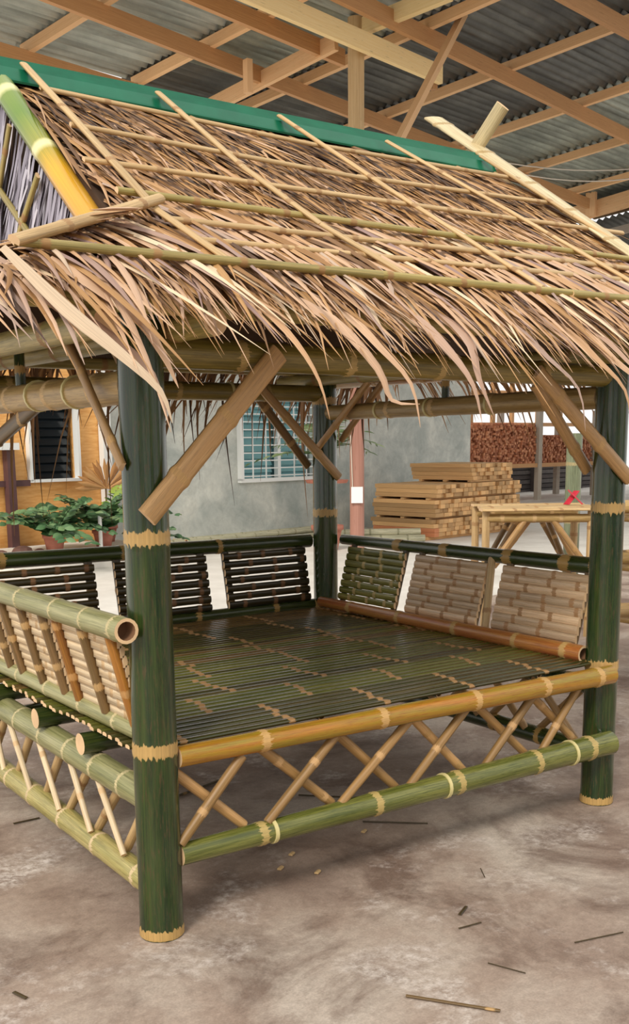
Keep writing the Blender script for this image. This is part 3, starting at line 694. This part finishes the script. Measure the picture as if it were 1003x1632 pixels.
# ---- bench backrests: frame > slats
def backrest(p0, p1, lean, zb, zt, n, smat, stmat, stw=.036, mid=False, outside=-1, ov=.0, hh=.03, label=None):
    """p0,p1: foot of the two stiles; lean: horizontal offset at the top; slats on the inner side."""
    p0 = V(p0); p1 = V(p1); lean = V(lean)
    fr = bpy.data.objects.new('backrest', None); COL.objects.link(fr); fr.parent = G; fr.location = (p0+p1)/2+V((0, 0, zb))-world_loc(G)
    ax = (p1-p0).normalized(); upd = (lean+V((0, 0, zt-zb))).normalized(); nr = -lean.normalized()      # nr points to the seat
    ks = [0, 1]+([.5] if mid else [])
    for k in ks:
        f = lerp(p0, p1, k); b = MB(); b.strip(f+V((0, 0, zb)), f+lean+V((0, 0, zt)), stw, .022, upv=-nr, gap=.16)
        b.build('stile', [stmat if k != .5 else 'stile', 'cut'], fr)
    if label: fr['label'] = label
    for i in range(n):
        k = (i+.6)/n*.93+.02; c = lean*k+V((0, 0, zb+(zt-zb)*k))+nr*.02
        s = MB(); s.strip(p0+c-ax*(.02+ov), p1+c+ax*(.02+ov), hh*R.uniform(.93, 1.07), .014, upv=nr, gap=.16 if not mid else .6, phase=.09+.03*(i % 3))
        s.build('slat', [smat, 'cut'], fr)
    return fr
# back side (3 panels), right side (3), near side (3)
for (x0, x1) in ((.1, .637), (.775, 1.213), (1.35, 1.795)):
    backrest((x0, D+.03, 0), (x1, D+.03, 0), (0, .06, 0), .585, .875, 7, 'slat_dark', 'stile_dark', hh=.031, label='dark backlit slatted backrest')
backrest((W+.01, 1.655, 0), (W+.01, 1.253, 0), (.08, 0, 0), .60, .88, 8, 'slat_green', 'stile_dark', .03, hh=.032, label='green slatted backrest')
backrest((W+.01, 1.135, 0), (W+.01, .705, 0), (.08, 0, 0), .60, .88, 9, 'slat_tan', 'stile', .03, hh=.033, label='tan slatted backrest')
backrest((W+.01, .57, 0), (W+.01, .148, 0), (.08, 0, 0), .60, .88, 8, 'slat_tan', 'stile', .032, hh=.036, label='tan slatted backrest')
strip_part(G, 'stake', 'strip', (W-.03, .61, .56), (W+.08, .68, .9), .036, .02, upv=(-1, 0, 0))
backrest((-.03, .062, 0), (-.03, .45, 0), (-.07, 0, 0), .612, .885, 9, 'slat_inner', 'stile_orange', .034, True, hh=.036, label='backrest seen from its pale split side')
backrest((-.03, .56, 0), (-.03, .93, 0), (-.07, 0, 0), .612, .885, 9, 'slat_inner', 'stile', .034, True, hh=.036, label='backrest seen from its pale split side')
backrest((-.03, 1.05, 0), (-.03, 1.6, 0), (-.07, 0, 0), .612, .885, 9, 'slat_inner', 'stile', .034, True, hh=.036)
# ---- braces
def brace(p, q, w=.045, h=.02, mat='brace', u=(0, -1, 0)): strip_part(G, 'brace', mat, p, q, w, h, upv=u, gap=.25)
brace((-.035, -.078, 1.205), (.40, -.06, 1.64), .06, .018)
brace((W+.025, -.075, 1.25), (1.44, -.06, 1.62), .05, .022)
brace((W-.03, .075, 1.28), (1.56, .06, 1.59), .045, .02)
brace((W+.035, D-.075, 1.215), (1.50, D-.06, 1.635), .042, .02)
brace((W-.05, D+.07, 1.27), (1.5, D+.06, 1.66), .042, .02, 'stile')
brace((W-.072, D+.0, 1.335), (W-.06, 1.36, 1.665), .032, .018, u=(-1, 0, 0))
brace((W+.072, D-.04, 1.40), (W+.06, 1.40, 1.67), .032, .018, u=(-1, 0, 0))
brace((-.075, -.02, 1.335), (-.085, .325, 1.735), .03, .016, 'brace', (-1, 0, 0))
brace((.075, .05, 1.42), (.07, .35, 1.70), .03, .016, 'strip', (-1, 0, 0))
brace((0.0, 1.25, 1.38), (0.0, .75, 1.52), .05, .022, 'stile', (-1, 0, 0))

# ================================================================== THINGS BEHIND
# tall roof pole, pale above, red-brown painted below
P = thing('roof_pole', ST(7.39, 5.7), 'round timber pole holding the shed roof, painted red brown at its foot', 'pole')
for (za, zb, mt, r0, r1, lb) in ((0, 2.2, 'red_pole', .083, .08, 'red brown painted foot'), (2.2, 5.74, 'pole', .08, .088, 'pale debarked shaft')):
    b = MB(); b.tube(ST(7.39, 5.7, za), ST(7.39, 5.7, zb), r0, r1, n=18, nodes=[.4+.7*i for i in range(5)], bulge=.02, cap='flat'); o = b.build('shaft', [mt, mt], P); o['label'] = lb
Q = ST(7.39, 5.7)-V(fw.x*.1, ) if False else ST(7.39, 5.7)+(V((-1.3035, -2.6094, 0))-ST(7.39, 5.7)).normalized()*.085
E_ = thing('outlet_box', Q+V((0, 0, .78)), 'white electric outlet box on the red brown pole', 'outlet box')
vd = (V((-1.3035, -2.6094, 0))-Q).normalized(); vs = V((-vd.y, vd.x, 0))
b = MB(); b.box(Q+V((0, 0, .70))+vs*.0, Q+V((0, 0, .88)), .13, .05, upv=vd); b.build('housing', ['white', 'white'], E_)
b = MB(); b.tube(Q+V((0, 0, .88))-vs*.05, Q+V((0, 0, 1.55))-vs*.075, .006, n=6, nodes=[.3], bulge=0, cap='flat'); b.build('cable', ['wire', 'wire'], E_)

# lumber stack: every board is a thing of its own, all lying along t
bw, bh, s_0, t_0, t_1 = .108, .06, 10.18, 6.73, 7.85
ORD = ['first', 'second', 'third', 'fourth', 'fifth', 'sixth', 'seventh', 'eighth', 'ninth', 'tenth', 'eleventh', 'twelfth', 'thirteenth', 'fourteenth', 'fifteenth', 'sixteenth', 'seventeenth', 'eighteenth', 'nineteenth', 'twentieth']
bmesh_cache = []
for k in range(6):
    b = MB(); L = t_1-t_0
    b.box(V((0, 0, 0)), TX*L, bw*.96, bh*.95, off=k*7.3); bmesh_cache.append(b.build('board', ['lumber', 'lumber'], mesh_only=True))
for k in range(3):
    b = MB(); b.box(V((0, 0, 0)), TX*(t_1-t_0), bw*.96, bh*.95, off=k*3.3); bmesh_cache.append(b.build('board', ['lumber_red', 'lumber_red'], mesh_only=True))
tiers = [(.05, 20, 4, 0., 'lowest tier of the lumber stack', 'pale sawn board end in the lowest tier of the lumber stack'), (.32, 20, 4, .03, '', 'pale sawn board end in the second tier of the lumber stack'),
         (.59, 20, 3, .06, '', 'pale sawn board end in the third tier of the lumber stack'), (.80, 10, 4, 1.05, '', 'pale sawn board end in the small top tier of the lumber stack')]
cnt = 0
for ti, (z0, nc, nr, so_, _, lab) in enumerate(tiers):
    for r_ in range(nr):
        for c in range(nc):
            red = ti == 0 and (r_ < 2) and c < 1
            o = bpy.data.objects.new('board', R.choice(bmesh_cache[6:] if red else bmesh_cache[:6])); COL.objects.link(o)
            o.location = ST(s_0+so_+(c+.5)*bw, t_0+R.uniform(-.03, .03)+(-.0 if ti < 3 else .1), z0+(r_+.5)*bh)
            tag(o, 'board in %s lumber tier, %s row up, %s from the near corner' % (('lowest', 'second', 'third', 'small top')[ti], ORD[r_], ORD[c]), 'board', lab.replace('pale sawn board end', 'boards')); cnt += 1
for ti, (z, s0, s1) in enumerate(((.0, 10.18, 12.34), (.29, 10.2, 12.37), (.56, 10.2, 12.4), (.775, 11.2, 12.3))):
    for tw, t in zip(('nearest', 'middle', 'hindmost'), (6.85, 7.3, 7.75)):
        b = MB(); hgt = .05 if ti == 0 else .026
        b.box(ST(s0, t, z+hgt/2), ST(s1, t, z+hgt/2), .06, hgt*.96)
        o = b.build('stacking_stick', ['lumber', 'lumber'], org=ST((s0+s1)/2, t, z)); lb = ('under the lowest tier', 'between the two lower tiers', 'under the third tier', 'under the small top tier')[ti]
        tag(o, tw+' spacer stick '+lb+' of the lumber stack', 'stick', 'spacer sticks '+lb)

# short bamboo poles lying left of the lumber
for i, (dt, z, r_) in enumerate(((0, .05, .05), (.16, .045, .045), (.08, .135, .05), (.32, .045, .045))):
    b = MB(); p0 = ST(10.02, 6.75+dt, z); p1 = ST(9.1, 7.6+dt, z); b.tube(p0, p1, r_, n=12, gap=.35)
    lb = ('nearest pale bamboo pole lying by the foot of the lumber stack', 'second pale bamboo pole lying by the foot of the lumber stack', 'pale bamboo pole lying on top of the others by the lumber stack', 'hindmost pale bamboo pole lying by the foot of the lumber stack')[i]
    tag(b.build('bamboo_pole', ['weathered']+CUT, org=p0), lb, 'bamboo pole', 'short bamboo poles by the lumber')
# long pale poles at the wall foot
for i in range(7):
    r_ = .034+.006*R.random(); row = i // 4; z = .04+row*.07; dt = (i % 4)*.1+row*.05; ds = R.uniform(-.3, .1)
    p0 = ST(7.1+ds, 8.4+dt, z); p1 = ST(9.75+ds, 8.4+dt, z)
    b = MB(); b.tube(p0, p1, r_, n=10, gap=.4)
    lb = '%s pale bamboo pole in the %s below the barred window' % (('nearest', 'second', 'third', 'hindmost')[i % 4], ('ground row', 'upper row')[row])
    tag(b.build('bamboo_pole', ['weathered']+CUT, org=p0), lb, 'bamboo pole', ('ground row', 'upper row')[row]+' of poles below the window')

# far rack of reddish lumber
K = thing('lumber_rack', ST(19.5, 11.2), 'timber rack of reddish sawn lumber below the bright far opening', 'lumber rack')
for s in (17.2, 19.72, 22.3):
    for t in (10.95, 12): box_part(K, 'post', 'grey_wood', ST(s, t, 0), ST(s, t, 2.05 if s != 17.2 else .9), .12, .12)
for t in (10.97, 12): box_part(K, 'shelf_beam', 'rafter', ST(16.8, t, .80), ST(23.4, t, .78), .08, .09)
b = MB()
for s in [17.0+i*.062 for i in range(86)]:
    top_ = 1.72 if s < 19.8 else 1.45
    z = .86
    while z < top_:
        h = R.uniform(.045, .06); b.l = R.random()
        b.box(ST(s, 11.02+R.uniform(-.05, .05), z), ST(s, 12.4, z), .056, h*.92, off=R.uniform(0, 90)); z += h
stuff(b.build('lumber_ends', ['lumber_ends', 'lumber_ends'], K))
# dark slatted fence and bright slatted opening behind it
FN_ = thing('slatted_fence', ST(22, 13.2), 'dark horizontal slatted fence below the rack of reddish lumber', 'fence')
for i in range(9): box_part(FN_, 'slat', 'fence_dark' if i % 2 else 'fence_light', ST(17, 13.2+.02*(i % 2), -.05+i*.125+.06), ST(27, 13.2+.02*(i % 2), -.05+i*.125+.06), .03, .1)
box_part(FN_, 'back_panel', 'fence_dark', ST(17, 13.3, .55), ST(27, 13.3, .55), .02, 1.1)
for s in (18.2, 20.6, 23, 25.4): box_part(FN_, 'post', 'fence_dark', ST(s, 13.1, 0), ST(s, 13.1, 1.15), .12, .1)
OP = thing('opening_frame', ST(21, 13.9), 'row of dark upright posts across the bright opening at the far end', 'frame')
for s in (18.6, 19.5, 20.5, 21.2, 22.2, 23.1, 24.4, 25.6): box_part(OP, 'post', 'rafter', ST(s, 13.9, 0), ST(s, 13.9, 3.4), .1, .1, upv=TX)
box_part(OP, 'rail', 'rafter', ST(17.5, 13.9, 2.55), ST(28, 13.9, 2.6), .1, .14); box_part(OP, 'rail', 'rafter', ST(17.5, 13.9, 1.75), ST(28, 13.9, 1.78), .1, .1)

# bamboo trestle table behind the far bench
TA, TB = V((4.00, 2.80, 0)), V((4.66, 2.36, 0)); TD = V((.43, .6, 0)).normalized()*.5
TR = thing('bamboo_trestle', (TA+TB+TD)/2, 'bare bamboo trestle table behind the tan bench backrests', 'table')
for k, (f, g, z) in enumerate(((-.02, 1.06, .91), (.0, 1.08, .915), (.03, 1.05, .91), (.0, 1.04, .914))):
    o = TD*(k/3.); b = MB(); b.strip(lerp(TA, TB, f)+o+V((0, 0, z)), lerp(TA, TB, g)+o+V((0, 0, z)), .14, .018, gap=.3); b.build('top_strip', ['strip', 'cut'], TR)
tube_part(TR, 'crossbar', 'beam_tan', lerp(TA, TB, .04)+V((0, 0, .85)), lerp(TA, TB, .98)+V((0, 0, .845)), .03, gap=.2, n=12)
tube_part(TR, 'crossbar', 'beam_tan', lerp(TA, TB, .04)+TD+V((0, 0, .85)), lerp(TA, TB, .98)+TD+V((0, 0, .845)), .03, gap=.2, n=12)
for f in (.03, .97):
    for o in (V(), TD): tube_part(TR, 'leg', 'strip', lerp(TA, TB, f)+o, lerp(TA, TB, f)+o+V((0, 0, .9)), .028, n=12, gap=.3)
for a, c, o in ((.38, .08, 0), (.44, .12, .15), (.62, .95, 0), (.66, .9, .3)):
    tube_part(TR, 'brace', 'brace', lerp(TA, TB, a)+TD*o+V((0, 0, .84)), lerp(TA, TB, c)+TD*o+V((0, 0, .5)), .022, n=10, gap=.2, cap='flat')
    tube_part(TR, 'brace', 'stile', lerp(TA, TB, a)+TD*(1-o)+V((0, 0, .84)), lerp(TA, TB, c)+TD*(1-o)+V((0, 0, .4)), .02, n=10, gap=.2, cap='flat')
b = MB(); b.strip(lerp(TA, TB, .8)+TD*.4+V((0, 0, .93)), lerp(TA, TB, .92)+TD*.6+V((0, 0, 1.02)), .05, .006); b.strip(lerp(TA, TB, .95)+TD*.4+V((0, 0, .93)), lerp(TA, TB, .83)+TD*.5+V((0, 0, 1.03)), .04, .006)
tag(b.build('strap', ['red', 'red'], org=lerp(TA, TB, .88)+TD*.5+V((0, 0, .925))), 'crumpled red strap lying on the bamboo trestle table', 'strap')

# standing grey-green post
b = MB(); b.tube((5.24, 3.07, 0), (5.24, 3.07, 1.435), .062, .06, nodes=[.3, .75, 1.2], n=18, bulge=.03)
tag(b.build('bamboo_post', bm_mats('grey_green'), org=(5.24, 3.07, 0)), 'thick grey green bamboo post standing behind the trestle table', 'bamboo post')
# poles stacked behind the far right post
def rp(name, p, q, r_, mat, label, cat='bamboo pole', group='poles behind the far front post'):
    b = MB(); b.tube(p, q, r_, n=12, gap=.35); return tag(b.build(name, bm_mats(mat), org=p), label, cat, group)
CR = thing('pole_rack', (4.35, 1.35, 0), 'bamboo rack holding poles behind the far front post', 'rack')
for x, y_ in ((4.0, 1.0), (4.0, 1.68), (4.9, .5), (4.9, 1.2)):
    tube_part(CR, 'leg', 'beam_tan', (x, y_, 0), (x, y_, .98), .03, n=10)
for z in (.3, .62, .92):
    for x, y_ in ((4.0, 1.0), (4.9, .5)): tube_part(CR, 'bearer', 'beam_tan', (x, y_-.06, z), (x, y_+.78, z), .025, n=10)
ang = V((.9, -.5, 0)).normalized()
lbs = ['lowest shelf', 'middle shelf', 'top shelf']
for zi, z in enumerate((.365, .685, .985)):
    for j in range(4):
        p = V((3.82+R.uniform(-.06, .0), 1.205+j*.135, z+.01)); rp('bamboo_pole', p, p+ang*1.6, .036, R.choice(('beam_tan', 'stile', 'strip')), '%s dry bamboo pole on the %s of the rack behind the far front post' % (('nearest', 'second', 'third', 'hindmost')[j], lbs[zi]), group='poles on the %s of the rack' % lbs[zi])

# plants by the orange wall
LG = quad_slab('trim_4', [tuple(ST(4.2, 7.75))[:2], tuple(ST(6.25, 7.75))[:2], tuple(ST(6.25, 8.9))[:2], tuple(ST(4.2, 8.9))[:2]], 0, .19, 'slab')
def pot(par, c, r, h, mat='terracotta'):
    b = MB(); n = 20; c = V(c)
    prof = [(.68, 0), (.86, .6), (.95, .82), (1.06, .82), (1.06, 1), (.9, 1), (.85, .85)]; rows = [[b.vert(c+V((r*k*math.cos(2*PI*i/n), r*k*math.sin(2*PI*i/n), h*z))) for i in range(n)] for k, z in prof]
    for a in range(len(rows)-1):
        for i in range(n): b.face((rows[a][i], rows[a][(i+1) % n], rows[a+1][(i+1) % n], rows[a+1][i]), 0)
    b.face(rows[0][::-1]); b.face(rows[-1], 1, False); return b.build('pot', [mat, 'rock'], par)
def frond(par, base, dirn, L, mat, nl=9, lw=.07, ll=.14, arch=.5, lc=(.2, .8), name='frond'):
    b = MB(); d = V(dirn).normalized(); side = d.cross(V((0, 0, 1))); side = side.normalized() if side.length > .05 else V((1, 0, 0)); P_ = []
    for i in range(10):
        k = i/9; h = V((d.x, d.y, 0)); p = V(base)+d*L*k+h*L*arch*.5*k*k-V((0, 0, L*arch*k*k*.8)); P_.append(p)
    b.leaf(P_, .012, V((0, 0, 1)), lc[0], .4)
    for i in range(nl):
        k = .2+.8*i/(nl-1); p = P_[min(9, int(k*9))]; t = (P_[min(9, int(k*9)+1)]-P_[max(0, int(k*9)-1)]).normalized()
        for sg in (-1, 1):
            l_ = ll*(1-.45*k)*R.uniform(.85, 1.15); dd = (side*sg*.9+t*.55+V((0, 0, .15))).normalized()
            pts = [p+dd*l_*q-V((0, 0, .25*l_*q*q)) for q in (0, .33, .66, 1)]
            b.leaf(pts, lw*(1-.3*k), V((R.uniform(-.5, .5), R.uniform(-1.1, .0), .7)), R.uniform(*lc), .12, wf=lambda q: math.sin(min(1, q*.9+.08)*PI)+.03)
    return b.build(name, mat, par)
def zz(loc, label, n, spread, Lr, group=None, potr=.125, poth=.2, bright=0):
    root = thing('potted_plant', loc, label, 'potted plant', group); pot(root, loc, potr, poth)
    for i in range(n):
        a = 2*PI*i/n+R.uniform(-.3, .3); e = R.uniform(.3, 1.2)
        frond(root, V(loc)+V((0, 0, poth*.9)), (math.cos(a)*spread, math.sin(a)*spread, e), R.uniform(*Lr), 'frond', 9, .10, .2, R.uniform(.3, .7), (.15, .85) if i >= bright else (.9, 1.))
    return root
zz(ST(4.88, 8.0, .19), 'large leafy plant in a pink terracotta pot below the dark window', 24, .6, (.5, .72))
zz(ST(5.6, 8.08, .19), 'taller leafy plant with bright new shoots in a pot beside the white pipe', 16, .38, (.6, .95), bright=2)
b = MB(); b.tube(ST(5.36, 7.8, .19), ST(5.36, 7.8, .58), .022, n=10, nodes=[.2], bulge=0, cap='flat'); tag(b.build('pipe', ['pvc', 'pvc'], org=ST(5.36, 7.8, .19)), 'short white pipe standing upright by the potted plants', 'pipe')
b = MB(); c = ST(4.5, 8.05, .19); n = 9
for i, (ds, rr_) in enumerate(((0, .11), (.215, .06), (-.27, .08))):
    cc = c+SX*ds; rows = [[b.vert(cc+V((rr_*q*math.cos(2*PI*j/n)*R.uniform(.85, 1.15)*1.2, rr_*q*math.sin(2*PI*j/n)*R.uniform(.85, 1.15), rr_*z))) for j in range(n)] for q, z in ((.9, 0), (1, .3), (.75, .7), (.3, .9))]
    for a in range(3):
        for j in range(n): b.face((rows[a][j], rows[a][(j+1) % n], rows[a+1][(j+1) % n], rows[a+1][j]), 0, False)
    b.face(rows[3], 0, False); b.face(rows[0][::-1], 0, False)
    tag(b.build('rock', 'rock', org=cc), ('largest brown stone left of the pink pot', 'small brown stone touching the pink pot', 'smallest brown stone furthest from the pink pot')[i], 'stone', 'stones by the plants'); b = MB()
# dry fan palm leaf
FP = thing('potted_plant', ST(6.05, 8.62, .19), 'dry orange fan palm leaf standing in a pot against the grey wall', 'potted plant'); pot(FP, ST(6.05, 8.62, .19), .12, .2)
b = MB(); b.tube(ST(6.05, 8.62, .36), ST(6.05, 8.62, .95), .012, n=8, nodes=[.2], bulge=0, cap='flat'); b.build('stem', ['stile', 'stile'], FP)
b = MB(); hub = ST(6.05, 8.60, .84)
for i in range(17):
    a = -.15+(PI+.1)*i/16; dd = SX*math.cos(a)+V((0, 0, math.sin(a)*.8))-TX*.08*(i % 2); b.leaf([hub+dd*.46*q for q in (0, .35, .7, 1)], .075, -TX, R.random(), .3, wf=lambda q: min(1, q*1.2+.05)*min(1, (1-q)*3+.1))
b.build('fan_leaf', 'fan', FP)
# low foliage behind the near post
zz(ST(6.42, 8.25, 0), 'grey green leafy plant on the floor against the grey wall', 9, .6, (.3, .42), potr=.12, poth=.2)
# tall palm behind the far back post
PP = thing('potted_palm', ST(8.35, 7.05, 0), 'tall potted palm behind the far back post', 'potted palm')
pot(PP, ST(8.35, 7.05, 0), .2, .32); b = MB(); b.tube(ST(8.35, 7.05, .28), ST(8.33, 7.05, 1.35), .03, .02, n=9, gap=.15); b.build('stem', ['stile', 'stile'], PP)
b = MB(); b.tube(ST(8.35, 7.05, .86), ST(8.35, 7.05, .9), .26, .28, n=18, nodes=[], cap='flat'); b.build('saucer', ['terracotta', 'terracotta'], PP)
for i in range(13):
    a = 2*PI*i/13+R.uniform(-.2, .2); frond(PP, ST(8.33, 7.05, R.uniform(1.15, 1.38)), (math.cos(a)*.8, math.sin(a)*.8, R.uniform(.4, 1.4)), R.uniform(.55, .85), 'palm_frond', 14, .03, .28, R.uniform(.5, .9), (.1, 1))

# ================================================================== LITTER on the floor
def litter(name, p, q, w, h, mat, label, cat, cur=0.):
    w *= .7; h *= .7; p = V(p+(.004+h/2,)); q = V(q+(.004+h/2,)); b = MB(); mid = (p+q)/2
    b.strip(p, q, w, h, gap=.6, bend=((q-p).y*cur, -(q-p).x*cur, 0)); o = b.build(name, [mat, mat], org=(mid.x, mid.y, 0)); return tag(o, label, cat)
litter('bamboo_sliver', (.33, -.70), (.47, -.895), .014, .006, 'stile', 'long split bamboo sliver lying on the floor nearest the camera', 'sliver')
litter('leaf_scrap', (.765, -.435), (.82, -.405), .014, .004, 'stile_dark', 'short brown leaf scrap in the middle of the open floor', 'scrap')
litter('twig', (1.02, .36), (1.2, .2), .008, .006, 'stile_dark', 'dark twig on the floor in front of the lower green rail', 'twig')
litter('twig', (.70, -.5), (.78, -.51), .006, .004, 'stile_dark', 'tiny dark twig beside the brown leaf scrap', 'twig')
litter('twig', (.90, -.76), (1.06, -.80), .005, .004, 'stile_dark', 'thin curved twig at the edge of the open floor', 'twig', .08)
litter('twig', (.62, -.70), (.66, -.80), .004, .004, 'stile_dark', 'thin dark stalk standing out near the long sliver', 'twig', .15)
litter('twig', (1.02, -.28), (1.06, -.22), .004, .004, 'stile_dark', 'thin stalk on the floor below the far front post', 'twig', .1)
litter('twig', (-.03, 1.13), (.07, 1.13), .012, .006, 'stile_dark', 'brown stick on the floor beyond the mottled lower side rail', 'twig')
litter('leaf_scrap', (-.47, -.08), (-.455, -.13), .016, .004, 'stile_dark', 'brown leaf scrap on the floor left of the nearest post', 'scrap')
litter('twig', (.5, 1.0), (.9, 1.12), .016, .012, 'stile_dark', 'dark stick on the floor under the daybed', 'twig')
litter('twig', (1.0, .75), (1.15, .6), .01, .008, 'stile_dark', 'short dark twig on the floor under the daybed behind the front lattice', 'twig')
for i, (x, y_) in enumerate(((.62, .25), (.60, .07), (.52, .17), (.95, .27))):
    b = MB(); b.strip((x, y_, .008), (x+.02, y_+.012, .008), .014, .008); tag(b.build('wood_chip', ['strip', 'strip'], org=(x, y_, 0)), ('wood chip just in front of the lower green rail', 'wood chip lying out from the nearest post', 'pale wood chip between the nearest post and the green rail', 'yellow wood chip below the middle of the green rail')[i], 'wood chip', 'wood chips on the floor')
print('objects', len(bpy.data.objects), 'faces', sum(len(o.data.polygons) for o in bpy.data.objects if o.type == 'MESH'))
